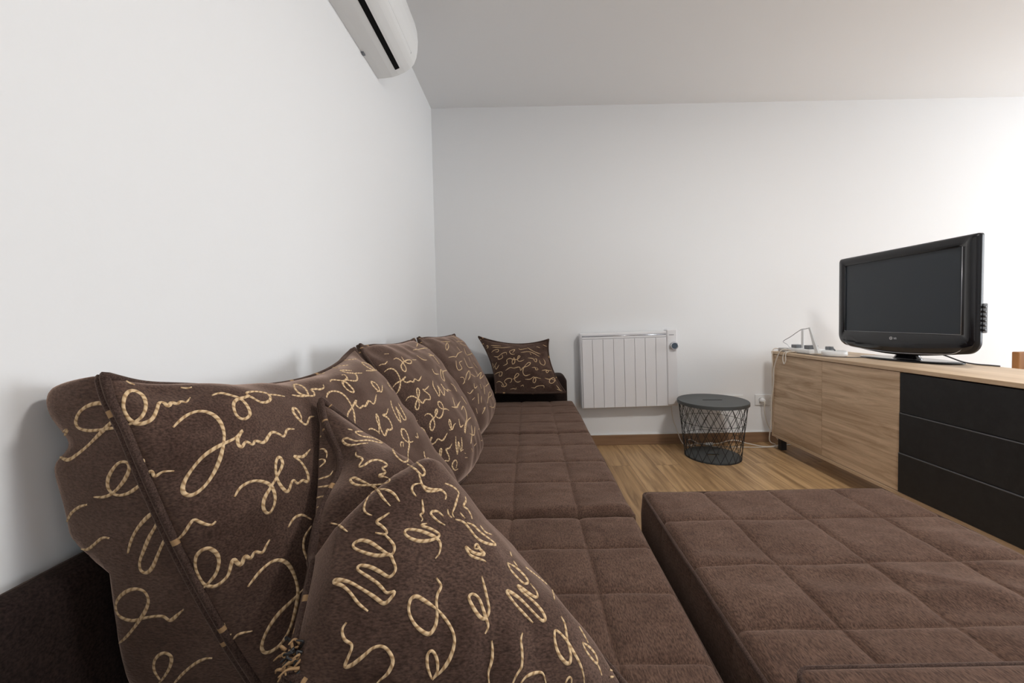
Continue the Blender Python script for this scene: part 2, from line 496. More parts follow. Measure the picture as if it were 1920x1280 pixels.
# plank floor
FLOOR = mat('oak_plank_floor', (.4, .25, .13), .38, spec=.4)
def _floor():
    m = FLOOR; b = m.node_tree.nodes['Principled BSDF']
    tc = nd(m, 'ShaderNodeTexCoord'); mp = nd(m, 'ShaderNodeMapping')
    mp.inputs['Rotation'].default_value = (0, 0, math.radians(90))
    bk = nd(m, 'ShaderNodeTexBrick')
    bk.offset = .37; bk.offset_frequency = 2
    for k, v in (('Scale', 1), ('Mortar Size', .0012), ('Mortar Smooth', .1), ('Bias', 0), ('Brick Width', 1.25), ('Row Height', .16)):
        bk.inputs[k].default_value = v
    bk.inputs['Color1'].default_value = (.42, .26, .125, 1); bk.inputs['Color2'].default_value = (.54, .35, .18, 1)
    bk.inputs['Mortar'].default_value = (.14, .08, .04, 1)
    wire(m, tc, 'Object', mp, 'Vector'); wire(m, mp, 'Vector', bk, 'Vector')
    m2 = nd(m, 'ShaderNodeMapping'); m2.inputs['Scale'].default_value = (14, .9, 1)
    nz = nd(m, 'ShaderNodeTexNoise'); nz.inputs['Scale'].default_value = 2.2; nz.inputs['Detail'].default_value = 7; nz.inputs['Roughness'].default_value = .62; nz.inputs['Distortion'].default_value = .7
    # each plank shifts its own grain
    vm = nd(m, 'ShaderNodeVectorMath'); vm.operation = 'MULTIPLY_ADD'
    vm.inputs[1].default_value = (30, 30, 30)
    m.node_tree.links.new(bk.outputs['Color'], vm.inputs[0]); m.node_tree.links.new(tc.outputs['Object'], vm.inputs[2])
    m.node_tree.links.new(vm.outputs[0], m2.inputs['Vector'])
    wire(m, m2, 'Vector', nz, 'Vector')
    cr = nd(m, 'ShaderNodeValToRGB')
    cr.color_ramp.elements[0].position = .3; cr.color_ramp.elements[1].position = .62
    cr.color_ramp.elements[0].color = (.46, .41, .36, 1); cr.color_ramp.elements[1].color = (1.1, 1.1, 1.1, 1)
    wire(m, nz, 'Fac', cr, 'Fac')
    mx = nd(m, 'ShaderNodeMix'); mx.data_type = 'RGBA'; mx.blend_type = 'MULTIPLY'; mx.inputs['Factor'].default_value = 1
    m.node_tree.links.new(bk.outputs['Color'], mx.inputs[6]); m.node_tree.links.new(cr.outputs['Color'], mx.inputs[7])
    m.node_tree.links.new(mx.outputs[2], b.inputs['Base Color'])
_floor()

GLASS = bpy.data.materials.new('window_glass'); GLASS.use_nodes = True
_nt = GLASS.node_tree; _nt.nodes.clear()
_o = _nt.nodes.new('ShaderNodeOutputMaterial'); _mx = _nt.nodes.new('ShaderNodeMixShader'); _t = _nt.nodes.new('ShaderNodeBsdfTransparent'); _g = _nt.nodes.new('ShaderNodeBsdfGlossy')
_g.inputs['Roughness'].default_value = .02; _mx.inputs[0].default_value = .06
_nt.links.new(_t.outputs[0], _mx.inputs[1]); _nt.links.new(_g.outputs[0], _mx.inputs[2]); _nt.links.new(_mx.outputs[0], _o.inputs[0])

# ---------------------------------------------------------------- room
XL, XR, YB, YF, ZC = -.69, 5.2, 2.925, -2.6, 2.53
T = .15
def slab(name, a, b, m, kind='structure'):
    return tag(link(name, G().box(a, b).me(name), m), kind=kind)
slab('floor', (XL - T, YF - T, -.1), (XR + T, YB + T, 0), FLOOR)
slab('ceiling', (XL - T, YF - T, ZC), (XR + T, YB + T, ZC + .1), CEIL)
slab('wall_left', (XL - T, YF - T, 0), (XL, YB + T, ZC), WALL)
slab('wall_back', (XL, YB, 0), (XR, YB + T, ZC), WALL)
RX0, RX1, RZ0, RZ1 = .9, 3.3, .85, 2.15          # opening behind the camera, added to let in fill light
g = G().box((XL, YF - T, 0), (RX0, YF, ZC)).box((RX1, YF - T, 0), (XR, YF, ZC)).box((RX0, YF - T, 0), (RX1, YF, RZ0)).box((RX0, YF - T, RZ1), (RX1, YF, ZC))
tag(link('wall_rear', g.me('wall_rear'), WALL), kind='structure')
WY0, WY1, WZ0, WZ1 = .25, 2.40, .10, 2.20      # opening in the right-hand wall
g = G()
g.box((XR, YF - T, 0), (XR + T, WY0, ZC)); g.box((XR, WY1, 0), (XR + T, YB + T, ZC))
g.box((XR, WY0, 0), (XR + T, WY1, WZ0)); g.box((XR, WY0, WZ1), (XR + T, WY1, ZC))
tag(link('wall_right', g.me('wall_right'), WALL), kind='structure')
w = empty('window_1', (XR + .07, (WY0 + WY1) / 2, WZ0), None, None); tag(w, kind='structure')
g = G()
for ya, yb in ((WY0, WY0 + .07), (WY1 - .07, WY1), ((WY0 + WY1) / 2 - .05, (WY0 + WY1) / 2 + .05)):
    g.box((XR + .04, ya, WZ0), (XR + .10, yb, WZ1), .004)
for za, zb in ((WZ0, WZ0 + .07), (WZ1 - .07, WZ1)):
    g.box((XR + .042, WY0, za), (XR + .098, WY1, zb), .004)
kid(w, 'window_frame', g.me('window_frame'), FRAME)
for ya, yb in ((WY0 + .06, (WY0 + WY1) / 2 - .04), ((WY0 + WY1) / 2 + .04, WY1 - .06)):
    kid(w, 'pane', G().box((XR + .068, ya, WZ0 + .06), (XR + .072, yb, WZ1 - .06)).me('pane'), GLASS)
w = empty('fill_window', ((RX0 + RX1) / 2, YF - .07, RZ0), None, None); tag(w, kind='structure')  # unseen window, added as a source for the fill light
g = G()
for xa, xb in ((RX0, RX0 + .06), (RX1 - .06, RX1), ((RX0 + RX1) / 2 - .04, (RX0 + RX1) / 2 + .04)):
    g.box((xa, YF - .10, RZ0), (xb, YF - .04, RZ1), .004)
for za, zb in ((RZ0, RZ0 + .06), (RZ1 - .06, RZ1)):
    g.box((RX0, YF - .098, za), (RX1, YF - .042, zb), .004)
kid(w, 'window_frame', g.me('window_frame'), FRAME)  # frame of the added, unseen fill window
for xa, xb in ((RX0 + .05, (RX0 + RX1) / 2 - .03), ((RX0 + RX1) / 2 + .03, RX1 - .05)):
    kid(w, 'pane', G().box((xa, YF - .072, RZ0 + .05), (xb, YF - .068, RZ1 - .05)).me('pane'), GLASS)  # pane of the added, unseen fill window
g = G().box((XL, YB - .012, 0), (XR, YB, .077), .003)
tag(link('baseboard_back', g.me('baseboard_back'), SKIRT), kind='structure')
tag(link('trim_1', G().box((XL, YB - .011, .077), (XR, YB, .083), .001).me('trim_1'), WHT), kind='structure')
tag(link('baseboard_left', G().box((XL, YF, 0), (XL + .012, YB - .012, .077), .003).me('baseboard_left'), SKIRT), kind='structure')
tag(link('baseboard_right', G().box((XR - .012, YF, 0), (XR, YB - .012, .077), .003).me('baseboard_right'), SKIRT), kind='structure')

# ---------------------------------------------------------------- sofa
def lines(a, b, step, seams):
    xs = [a + (b - a) * i / max(1, round((b - a) / step)) for i in range(round((b - a) / step) + 1)]
    for s in seams:
        xs = [x for x in xs if abs(x - s) > .0085]
        xs += [s - .0075, s - .003, s, s + .003, s + .0075]
    return sorted(xs)

def quilt(name, x0, x1, y0, y1, zt, zb, sx, sy, seed, puff=.0055, rad=.028, ripple=0.0, crown=.0022, step=.011, lift=None):
    XS = lines(x0, x1, step, sx); YS = lines(y0, y1, step, sy)
    allx = [x0] + sx + [x1]; ally = [y0] + sy + [y1]
    def cell(v, ss):
        for a, b in zip(ss, ss[1:]):
            if a <= v <= b + 1e-9: return (v - a) / (b - a)
        return 0
    def h(x, y):
        wob = .004 * noise.noise(V((x * 5 + seed, y * 5, 0)))
        d = min([abs(x - s + wob) for s in sx] + [abs(y - s) for s in sy] + [9])
        c = math.sin(math.pi * cell(x, allx)) * math.sin(math.pi * cell(y, ally))
        z = puff * (1 - math.exp(-d / .006)) - puff + crown * max(c, 0) ** .5
        z += .0035 * noise.noise(V((x * 6 + seed, y * 8, 3))) + .0018 * noise.noise(V((x * 19, y * 30 + seed, 7)))
        if ripple:
            k = noise.noise(V((x * 2.2 + .5 * y + seed, y * 11 + 1.6 * x, 1.5)))
            k2 = noise.noise(V((x * 1.7 + seed, y * 2.3, 9)))
            z += ripple * (.5 - abs(k) * 1.6) * max(0, min(1, .42 + k2 * 2.0)) * min(1, d / .03 + .15) * max(.05, min(1, min(x - x0, x1 - x, y1 - y) / .12))
        if lift: z += lift(x, y)
        e = min(x - x0, x1 - x, y - y0, y1 - y)
        if e < rad:
            q = 1 - e / rad
            z -= rad * (1 - math.sqrt(max(0, 1 - q * q))) * .8
        return zt + z
    nx, ny = len(XS), len(YS); vs = []; fs = []
    for y in YS:
        for x in XS: vs.append((x, y, h(x, y)))
    for j in range(ny - 1):
        for i in range(nx - 1): fs.append((j * nx + i, j * nx + i + 1, (j + 1) * nx + i + 1, (j + 1) * nx + i))
    per = [(0, i) for i in range(nx)] + [(j, nx - 1) for j in range(1, ny)] + [(ny - 1, i) for i in range(nx - 2, -1, -1)] + [(j, 0) for j in range(ny - 2, 0, -1)]
    top = [j * nx + i for j, i in per]; prev = top
    cx, cy = (x0 + x1) / 2, (y0 + y1) / 2
    for zz, ins in ((.66, -.004), (.33, -.003), (0, .004)):
        base = len(vs)
        for k in top:
            x, y, z = vs[k]
            nxx = x + (-ins if x > cx else ins) * (1 if abs(x - x0) < 1e-6 or abs(x - x1) < 1e-6 else 0)
            nyy = y + (-ins if y > cy else ins) * (1 if abs(y - y0) < 1e-6 or abs(y - y1) < 1e-6 else 0)
            vs.append((nxx, nyy, zb + (z - zb) * zz))
        cur = list(range(base, len(vs))); n = len(cur)
        for k in range(n): fs.append((prev[k], prev[(k + 1) % n], cur[(k + 1) % n], cur[k]))
        prev = cur
    fs.append(tuple(prev))
    return mesh(name, vs, fs, True), h

sofa = empty('corner_sofa', (-.2, 1.4, 0), 'long dark brown velour sofa with quilted seat along the left wall', 'sofa')
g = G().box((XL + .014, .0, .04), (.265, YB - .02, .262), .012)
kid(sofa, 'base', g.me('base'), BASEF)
# backrest against the wall, rounded over its front top edge
prof = [(XL + .012, .26), (XL + .012, .625)]
for k in range(9):
    a = math.pi / 2 * k / 8
    prof.append((XL + .030 + .032 * math.sin(a), .600 + .032 * math.cos(a)))
prof += [(XL + .066, .50), (XL + .072, .40), (XL + .075, .26)]
g = G().loft([[V((x, y, z)) for x, z in prof] for y in (.02, .25, .6, 1.2, 1.8, 2.4, YB - .225)])
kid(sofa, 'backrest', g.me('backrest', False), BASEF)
# armrest at the far end, by the back wall
prof = [(XL + .014, .26), (XL + .014, .55)]
prof += [(XL + .03, .562)]
for k in range(9):
    a = math.pi / 2 * k / 8
    prof.append((.215 + .045 * math.sin(a), .515 + .045 * math.cos(a)))
prof += [(.262, .38), (.262, .26)]
def ins(p, d): 
    cx, cz = -.2, .40
    return V((p[0] + (d if p[0] < cx else -d), 0, p[1] - (d if p[1] > cz else 0)))
rings = []
for y, d in ((2.712, .03), (2.716, .016), (2.728, .005), (2.745, 0), (2.905, 0), (2.912, .008)):
    rings.append([V((q.x, y, q.z)) for q in (ins(p, d) for p in prof)])
g = G().loft(rings)
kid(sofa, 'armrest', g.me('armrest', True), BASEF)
SX = [-.455, -.255, -.06, .135]
lift2 = lambda x, y: .010 * max(0, 1 - (y - 1.128) / .12) * max(0, min(1, (x + .05) / .3))
for nm, y0, y1, zt, sy, sd, lf in (('seat_cushion', 1.94, 2.708, .392, [2.14, 2.335, 2.53], 1.3, None),
                               ('seat_cushion', 1.128, 1.938, .392, [1.346, 1.54, 1.745], 5.1, lift2),
                               ('seat_cushion', .02, 1.120, .388, [.14, .30, .46, .628, .796, .957], 9.7, None)):
    me, _ = quilt(nm, XL + .08, .302, y0, y1, zt, .262, SX, sy, sd, lift=lf)
    c = kid(sofa, nm, me, SEAT)
    pts = [(.3005, y0 + .004, zt - .030), (.3025, (y0 + y1) / 2, zt - .026), (.3005, y1 - .004, zt - .030)]
    kid(c, 'piping', G().tube(spline(pts, 12), .0035, 6).me('piping'), PIPE)
for x, y in ((-.6, .12), (.2, .12), (-.6, 2.8), (.2, 2.8)):
    kid(sofa, 'leg', G().box((x - .025, y - .025, 0), (x + .025, y + .025, .042), .003).me('leg'), BLKMET)

# ---------------------------------------------------------------- pulled-out bed section
bx0, bx1, by0, by1 = .358, 1.138, -.35, 1.248
bed = empty('pull_out_bed', ((bx0 + bx1) / 2, .5, 0), 'brown quilted pull-out bed section on the floor between sofa and sideboard', 'sofa bed')
BSX = [.552, .758, .965]; BSY = [-.21, -.03, .15, .33, .505, .683, .865, 1.06]
me, bedh = quilt('mattress', bx0, bx1, by0, by1, .397, .205, BSX, BSY, 3.7, ripple=.019, rad=.022, crown=.003)
mt = kid(bed, 'mattress', me, SEAT)
loop = []
r = .02
for cx, cy, a0 in ((bx1 - r, by1 - r, 0), (bx0 + r, by1 - r, 90), (bx0 + r, by0 + r, 180), (bx1 - r, by0 + r, 270)):
    for k in range(6):
        a = math.radians(a0 + 90 * k / 5); loop.append(V((cx + r * math.cos(a), cy + r * math.sin(a), 0)))
dense = []
for i in range(len(loop)):
    a, b = loop[i], loop[(i + 1) % len(loop)]
    n = max(1, int((b - a).length / .03))
    dense += [a.lerp(b, k / n) for k in range(n)]
for zz in (.386, .222):
    kid(mt, 'piping', G().tube([V((p.x, p.y, zz + .003 * noise.noise(V((p.x * 9, p.y * 9, zz))))) for p in dense], .0048, 8, closed=True).me('piping'), PIPE)
kid(bed, 'base', G().box((bx0 + .012, by0 + .012, .035), (bx1 - .012, by1 - .012, .205), .01).me('base'), BASEF)
for x, y in ((bx0 + .06, by0 + .06), (bx1 - .06, by0 + .06), (bx0 + .06, by1 - .06), (bx1 - .06, by1 - .06)):
    kid(bed, 'caster', G().tube([(x - .012, y, .0185), (x + .012, y, .0185)], .0183, 14).me('caster'), BLKMET)
# loose block cushion lying on the bed
def softbox(name, a, b, rad, n=26):
    bm = bmesh.new(); bmesh.ops.create_cube(bm, size=1)
    for v in bm.verts: v.co = V([a[i] + (v.co[i] + .5) * (b[i] - a[i]) for i in range(3)])
    bmesh.ops.bevel(bm, geom=list(bm.edges), offset=rad, segments=5, affect='EDGES', profile=.5)
    me = bpy.data.meshes.new(name); bm.to_mesh(me); bm.free()
    for p in me.polygons: p.use_smooth = True
    return me
bc = empty('block_cushion', (.73, .38, .40), 'thick brown block cushion lying on the near end of the bed section', 'cushion')
kid(bc, 'cover', softbox('cover', (.332, .19, .402), (1.12, .495, .506), .02), SEAT)
lp = []
for x, y in ((.349, .194), (1.126, .194), (1.126, .491), (.349, .491)): lp.append((x, y))
def rloop(x0, x1, y0, y1, z, r):
    o = []
    for cx, cy, a0 in ((x1 - r, y1 - r, 0), (x0 + r, y1 - r, 90), (x0 + r, y0 + r, 180), (x1 - r, y0 + r, 270)):
        for k in range(6):
            a = math.radians(a0 + 90 * k / 5); o.append((cx + r * math.cos(a), cy + r * math.sin(a), z))
    return o
for zz in (.497, .411):
    kid(bc, 'piping', G().tube(rloop(.3345, 1.1175, .1925, .4925, zz, .022), .0042, 8, closed=True).me('piping'), PIPE)

# ---------------------------------------------------------------- printed cushions
def sstep(a, b, x):
    t = min(1, max(0, (x - a) / (b - a))); return t * t * (3 - 2 * t)

def cushion(name, C, Tf, Tb, p, q, edge, rc, strokes, label, group, seed, wr=.006, wid=.0047, N=88, extra=None, seam_r=.0055, pf=None, pb=None):
    TL, TR, BR, BL = [V(c) for c in C]
    nrm = (TR - BL).cross(TL - BR).normalized()
    if nrm.dot((TR - TL).cross(TL - BL)) < 0: nrm = -nrm
    eT, eR, eB, eL = edge
    def plane(u, v):
        x = u * math.sqrt(1 - rc * v * v); y = v * math.sqrt(1 - rc * u * u)
        x -= (eR if u > 0 else eL) * u * abs(u) * (1 - v * v)
        y -= (eT if v > 0 else eB) * v * abs(v) * (1 - u * u)
        a, b = (x + 1) / 2, (y + 1) / 2
        return (BL * (1 - a) + BR * a) * (1 - b) + (TL * (1 - a) + TR * a) * b
    def surf(u, v, s):
        pp = (pf if s > 0 else pb) or p
        pu, pv = pp if isinstance(pp, tuple) else (pp, pp)
        w = (max(0, 1 - abs(u) ** pu) * max(0, 1 - abs(v) ** pv)) ** q
        P = plane(u, v)
        th = (Tf if s > 0 else Tb) * (1 - .18 * v)
        rad = max(abs(u), abs(v))
        # soft folds that run in from the seams and corners
        k = noise.noise(V((u * 2.2 + seed, v * 2.2, s * 3))) * 1.0 + noise.noise(V((u * 5.5, v * 5.5 + seed, s))) * .45
        ang = math.atan2(v, u)
        fold = math.sin(ang * 17 + 3 * noise.noise(V((u * 2, v * 2, seed)))) * sstep(.55, .93, rad) * (.5 if s > 0 else .12)
        d = s * (th * w + (wr * (k + fold)) * min(1, w * 2.2))
        Q = P + nrm * d
        if extra: Q = extra(u, v, s, Q, nrm, w)
        return Q
    gp = [math.sin(math.pi / 2 * (-1 + 2 * i / N)) for i in range(N + 1)]
    gp = [.35 * (-1 + 2 * i / N) + .65 * x for i, x in enumerate(gp)]
    vs = []; fs = []; idx = {}
    for s in (1, -1):
        for j in range(N + 1):
            for i in range(N + 1):
                bd = i in (0, N) or j in (0, N)
                if bd and s < 0: idx[s, i, j] = idx[1, i, j]; continue
                idx[s, i, j] = len(vs)
                vs.append(surf(gp[i], gp[j], s))
    for s in (1, -1):
        for j in range(N):
            for i in range(N):
                f = (idx[s, i, j], idx[s, i + 1, j], idx[s, i + 1, j + 1], idx[s, i, j + 1])
                fs.append(f if s > 0 else f[::-1])
    cloth_f = len(fs)
    tree = BVHTree.FromPolygons(vs, fs)
    uvs = {}
    nv0 = len(vs)
    for ox, oy, sc, txt in strokes:
        for ln in txt.strip().split('\n'):
            n = [float(t) for t in ln.split()]
            pl = [V((ox + n[i] / sc, oy + n[i + 1] / sc, 0)) for i in range(0, len(n), 2)]
            pl = spline(pl, 7)
            runs = [[]]
            for pt in pl:
                hit = tree.ray_cast(EYE, sight(pt.x, pt.y).normalized())
                if hit[0] is None:
                    if runs[-1]: runs.append([])
                    continue
                if runs[-1] and (hit[0] - runs[-1][-1]).length > .07: runs.append([])
                if runs[-1] and (hit[0] - runs[-1][-1]).length < .0012: continue
                runs[-1].append(hit[0])
            for run in runs:
                if len(run) < 2: continue
                # even spacing along the cloth
                fine = []
                for a, b in zip(run, run[1:]):
                    m = max(1, int((b - a).length / .0028))
                    fine += [a.lerp(b, k / m) for k in range(m)]
                fine.append(run[-1])
                for _ in range(2):
                    fine = [fine[0]] + [(fine[i - 1] + fine[i] * 2 + fine[i + 1]) / 4 for i in range(1, len(fine) - 1)] + [fine[-1]]
                L = 0; m = len(fine); base = len(vs)
                tot = sum((fine[i + 1] - fine[i]).length for i in range(m - 1))
                for i, c in enumerate(fine):
                    if i: L += (c - fine[i - 1]).length
                    co, no, _, _ = tree.find_nearest(c)
                    if no.dot(c - (TL + TR + BL + BR) / 4) < -.2 and False: no = -no
                    t = (fine[min(i + 1, m - 1)] - fine[max(i - 1, 0)]).normalized()
                    sd = no.cross(t).normalized()
                    e = min(L, tot - L)
                    ww = wid * (.45 + .55 * min(1, e / .02)) * (1 + .16 * math.sin(L * 95 + seed))
                    for kk, (o, hgt) in enumerate(((-.5, .0002), (-.3, .0010), (0, .0014), (.3, .0010), (.5, .0002))):
                        c2, n2, _, _ = tree.find_nearest(c + sd * (o * ww))
                        uvs[len(vs)] = (L, o * ww)
                        vs.append(c2 + n2 * hgt)
                for i in range(m - 1):
                    for kk in range(4):
                        a = base + i * 5 + kk
                        fs.append((a, a + 1, a + 6, a + 5))
    me = bpy.data.meshes.new(name); me.from_pydata([tuple(v) for v in vs], [], fs); me.update()
    for k, po in enumerate(me.polygons):
        po.use_smooth = True
        po.material_index = 0 if k < cloth_f else 1
    lay = me.uv_layers.new(name='cord')
    for lp_ in me.loops:
        lay.data[lp_.index].uv = uvs.get(lp_.vertex_index, (0, 0))
    loc = (TL + TR + BL + BR) / 4
    root = bpy.data.objects.new(name, me)
    for v in me.vertices: v.co -= loc
    root.location = loc
    COL.objects.link(root); me.materials.append(CUSH); me.materials.append(CORD)
    tag(root, label, 'cushion', group)
    # seam piping round the edge
    ring = [(gp[i], -1) for i in range(N)] + [(1, gp[j]) for j in range(N)] + [(gp[i], 1) for i in range(N, 0, -1)] + [(-1, gp[j]) for j in range(N, 0, -1)]
    pts = [surf(u, v, 1) - loc for u, v in ring]
    gg = G().tube([p_ + nrm * .0045 for p_ in pts], seam_r, 8, closed=True); gg.tube([p_ - nrm * .0045 for p_ in pts], seam_r, 8, closed=True)
    pm = gg.me('piping')
    # the print runs over the seam here and there
    pm.materials.append(PIPE); pm.materials.append(CORD)
    po = bpy.data.objects.new('piping', pm); COL.objects.link(po); po.parent = root
    nseg = len(pts)
    for k, poly in enumerate(pm.polygons):
        sgi = (k // 8) % nseg
        if noise.noise(V((sgi * .33 + seed * 7, (k // 8 // nseg) * 3.1, 0))) > .43: poly.material_index = 1
    return root, surf, loc, nrm
SCRIPTS = 'large back cushions along the left wall'
GSMALL = 'small scatter cushions'
def knot(u, v, U, W, r): return math.exp(-((u - U) ** 2 + (v - W) ** 2) / (r * r))

# A : nearest large cushion
def exA(u, v, s, Q, n, w):
    # gathered corners
    for U, W in ((-1, 1), (1, 1)):
        k = knot(u, v, U * .86, W * .90, .13)
        Q = Q - n * (s * .02 * k)
    return Q
def exA0(u, v, s, Q, n, w):
    Q = exA(u, v, s, Q, n, w)
    if s < 0:                                   # its back is pressed flat against the wall
        nr = sstep(.6, -.6, u)
        Q = Q + V((-.05 * nr, -(.02 + .035 * sstep(.3, -.9, v)) * sstep(-.4, -.95, u), .06 * nr)) * w
        lim = -.681 + .004 * noise.noise(V((u * 3, v * 3, 0)))
        if Q.z < .66: lim = max(lim, -.681 + .07 * min(1, (.66 - Q.z) / .05))
        if Q.x < lim + .02: Q.x = lim + .02 * math.exp((Q.x - lim - .02) / .02)
        Q = Q + V((.02, .012, -.01)) * knot(u, v, -.93, .66, .10)
    return Q
cushA = cushion('back_cushion', [(-.578, .510, .906), (-.528, 1.172, .893), (-.225, 1.19, .40), (-.410, .565, .375)], .090, .175, 3.6, .5,
        (.26, .02, .02, -.01), .07, PR['A'], 'large brown script-print cushion nearest the camera, its edge seam facing us', SCRIPTS, 1.7, wr=.007, extra=exA0, pb=(24, 10), pf=(4, 6))
cushB = cushion('back_cushion', [(-.548, 1.200, .915), (-.538, 1.80, .905), (-.215, 1.66, .40), (-.255, 1.215, .40)], .095, .10, 3.0, .5,
        (.15, -.03, .0, .0), .17, PR['B'], 'middle one of the three large brown script-print cushions along the left wall', SCRIPTS, 4.3, wr=.008, extra=exA)
cushC = cushion('back_cushion', [(-.54, 1.83, .91), (-.475, 2.46, .90), (-.23, 2.38, .40), (-.25, 1.70, .40)], .09, .10, 3.0, .5,
        (.14, -.03, .0, .0), .17, PR['C'], 'large brown script-print cushion farthest along the left wall, beside the small one in the corner', SCRIPTS, 8.9, wr=.007, extra=exA)
cushD = cushion('scatter_cushion', [(-.365, 2.80, .845), (.140, 2.80, .815), (.238, 2.625, .462), (-.235, 2.62, .470)], .065, .06, 2.2, .72,
        (.24, .17, -.02, .14), 0, PR['D'], 'small brown script-print cushion leaning on the sofa armrest by the back wall', GSMALL, 12.1, wr=.005, N=64)

# E : folded scatter cushion lying in front of A
def exE(u, v, s, Q, n, w):
    P0 = V((-1.0, -.36)); P1 = V((.42, .82)); d = (P1 - P0); L = d.length; d.normalize()
    q = V((u, v)) - P0
    al = q.dot(d) / L; dist = -(q.x * d.y * -1 + q.y * d.x)   # > 0 on the lower right side
    dist = q.x * d.y - q.y * d.x
    fade = 1 - sstep(.45, 1.0, al)
    if s > 0: Q = Q + (V((.135, .535, .425)) - V((-.318, .470, .515))).normalized() * (.034 * math.exp(-((v - .42) / .30) ** 2) * (1 - sstep(-1, -.55, u)))
    if s > 0:
        body = sstep(-.03, .06, dist) * math.exp(-max(0, dist - .12) / .55)
        Q = Q + n * (0.075 * body * fade * min(1, w * 3 + .25))
        Q = Q - n * (.034 * math.exp(-((dist + .05) / .10) ** 2) * fade * min(1, w * 3))
    return Q
cushE = cushion('scatter_cushion', [(-.418, .765, .812), (-.150, .850, .530), (.135, .535, .425), (-.318, .470, .515)], .085, .085, 2.4, .62,
        (.02, -.02, -.20, .10), .03, PR['E'], 'small brown script-print cushion with a deep fold, lying in the foreground', GSMALL, 20.3, wr=.006, extra=exE, N=120, pb=5, wid=.0041)
# frayed yarn ends on its near corner
root, surf, loc, nrm = cushE
g = G(); g2 = G(); rr = random.Random(5)
c0 = surf(-1, -1, 1) - loc
for k in range(46):
    b = c0 + V((rr.uniform(-.004, .02), rr.uniform(-.004, .016), rr.uniform(-.012, .034)))
    d1 = V((rr.uniform(-1, .6), rr.uniform(-1, .2), rr.uniform(-.7, .9))).normalized()
    d2 = V((rr.uniform(-1, 1), rr.uniform(-1, .5), rr.uniform(-1, .6))).normalized()
    L = rr.uniform(.006, .014)
    (g if k % 2 else g2).tube(spline([b, b + d1 * L, b + d1 * L + d2 * L * .8], 4), lambda t: .0021 * (1 - .55 * t), 6)
o = link('corner_tassel', g.me('corner_tassel'), CORD, root); o['label'] = 'frayed tan yarn ends'
link('corner_tassel', g2.me('corner_tassel'), MATBLK, root)

# ---------------------------------------------------------------- air conditioner
ac = empty('air_conditioner', (XL, 1.5, 2.11), 'white split air conditioner high on the left wall', 'air conditioner')
AP = [(.0, .0), (.03, .001), (.07, .006), (.10, .014), (.13, .027), (.155, .043), (.172, .062), (.184, .09), (.191, .125), (.194, .165), (.191, .21), (.182, .25), (.168, .275), (.148, .288), (.12, .292), (.06, .293), (0, .293)]
def acp(i, t=0):
    a, b = V(AP[i]), V(AP[min(i + 1, len(AP) - 1)]); q = a.lerp(b, t); return q
AY0, AY1 = 1.06, 1.882
def acr(y, sc=1.0, off=0.0):
    out = []
    cx, cz = .07, .15
    for o, u in AP:
        x = o - (off if o > .02 else 0) * (1 if o > cx else 0)
        z = u + (off if u < cz else -off)
        out.append(V((XL + .001 + max(0, x), y, 2.11 + z)))
    return out
g = G().loft([acr(AY0, off=.006), acr(AY0 + .002, off=.002), acr(AY0 + .006), acr(AY1 - .006), acr(AY1 - .002, off=.002), acr(AY1, off=.006)])
kid(ac, 'casing', g.me('casing', False), ACM)
def interp(o):
    for a, b in zip(AP, AP[1:]):
        if a[0] <= o <= b[0] and b[1] < .2:
            t = (o - a[0]) / (b[0] - a[0]); return a[1] + (b[1] - a[1]) * t
    return .09
def strip(o0, o1, y0, y1, lift, n=10, taper=0):
    rows = []
    for k in range(n + 1):
        o = o0 + (o1 - o0) * k / n
        u = interp(o); sl = (interp(min(o + .003, .19)) - interp(o - .003)) / .006
        nn = V((sl, -1)).normalized()
        rows.append((XL + .001 + o + nn.x * lift, 2.11 + u + nn.y * lift, taper * (k / n) ** 2))
    vs = []
    for x, z, tp in rows: vs += [(x, y0, z), (x, y1 - tp, z)]
    vs2 = [(x, y, z + .004) for x, y, z in vs]
    m = len(vs); fs = []
    for k in range(n):
        a = 2 * k
        fs.append((a, a + 1, a + 3, a + 2)); fs.append((m + a, m + a + 2, m + a + 3, m + a + 1))
        fs.append((a, a + 2, m + a + 2, m + a)); fs.append((a + 1, m + a + 1, m + a + 3, a + 3))
    fs.append((0, m, m + 1, 1)); a = 2 * n; fs.append((a, a + 1, m + a + 1, m + a))
    return G().add(vs + vs2, fs)
kid(ac, 'air_slot', strip(.096, .120, AY0 + .04, 1.835, .0006).me('air_slot'), mat('slot_black', (.004, .004, .004), .7, spec=.1))
kid(ac, 'vane', strip(.117, .176, AY0 + .04, 1.842, .0030, taper=.035).me('vane', False), ACM)
kid(ac, 'seam_line', strip(.1755, .1775, AY0 + .02, 1.815, .0008, 3).me('seam_line'), GREYP)
kid(ac, 'clip', G().box((XL + .001, 1.69, 2.104), (XL + .012, 1.71, 2.112), .001).me('clip'), GREYP)

# ---------------------------------------------------------------- radiator
rx0, rx1, rz0, rz1, ry = .376, 1.081, .302, .861, 2.832
rad = empty('electric_radiator', ((rx0 + rx1) / 2, YB - .001, rz0), 'white electric panel radiator mounted on the back wall', 'radiator')
xc = 1.010
g = G().box((rx0, ry + .004, rz0), (rx1, YB - .022, rz1 - .006), .008, 3)
g.box((rx0 + .1, YB - .024, rz0 + .1), (rx0 + .16, YB - .002, rz1 - .1)); g.box((rx1 - .16, YB - .024, rz0 + .1), (rx1 - .1, YB - .002, rz1 - .1))
kid(rad, 'casing', g.me('casing'), RADM)
g = G(); n = 8; w8 = (xc - .008 - (rx0 + .012)) / n
for k in range(n):
    a = rx0 + .012 + w8 * k
    g.box((a + .0006, ry - .004, rz0 + .006), (a + w8 - .0012, ry + .008, rz1 - .052), .0022, 2)
kid(rad, 'front_panel', g.me('front_panel'), RADM)
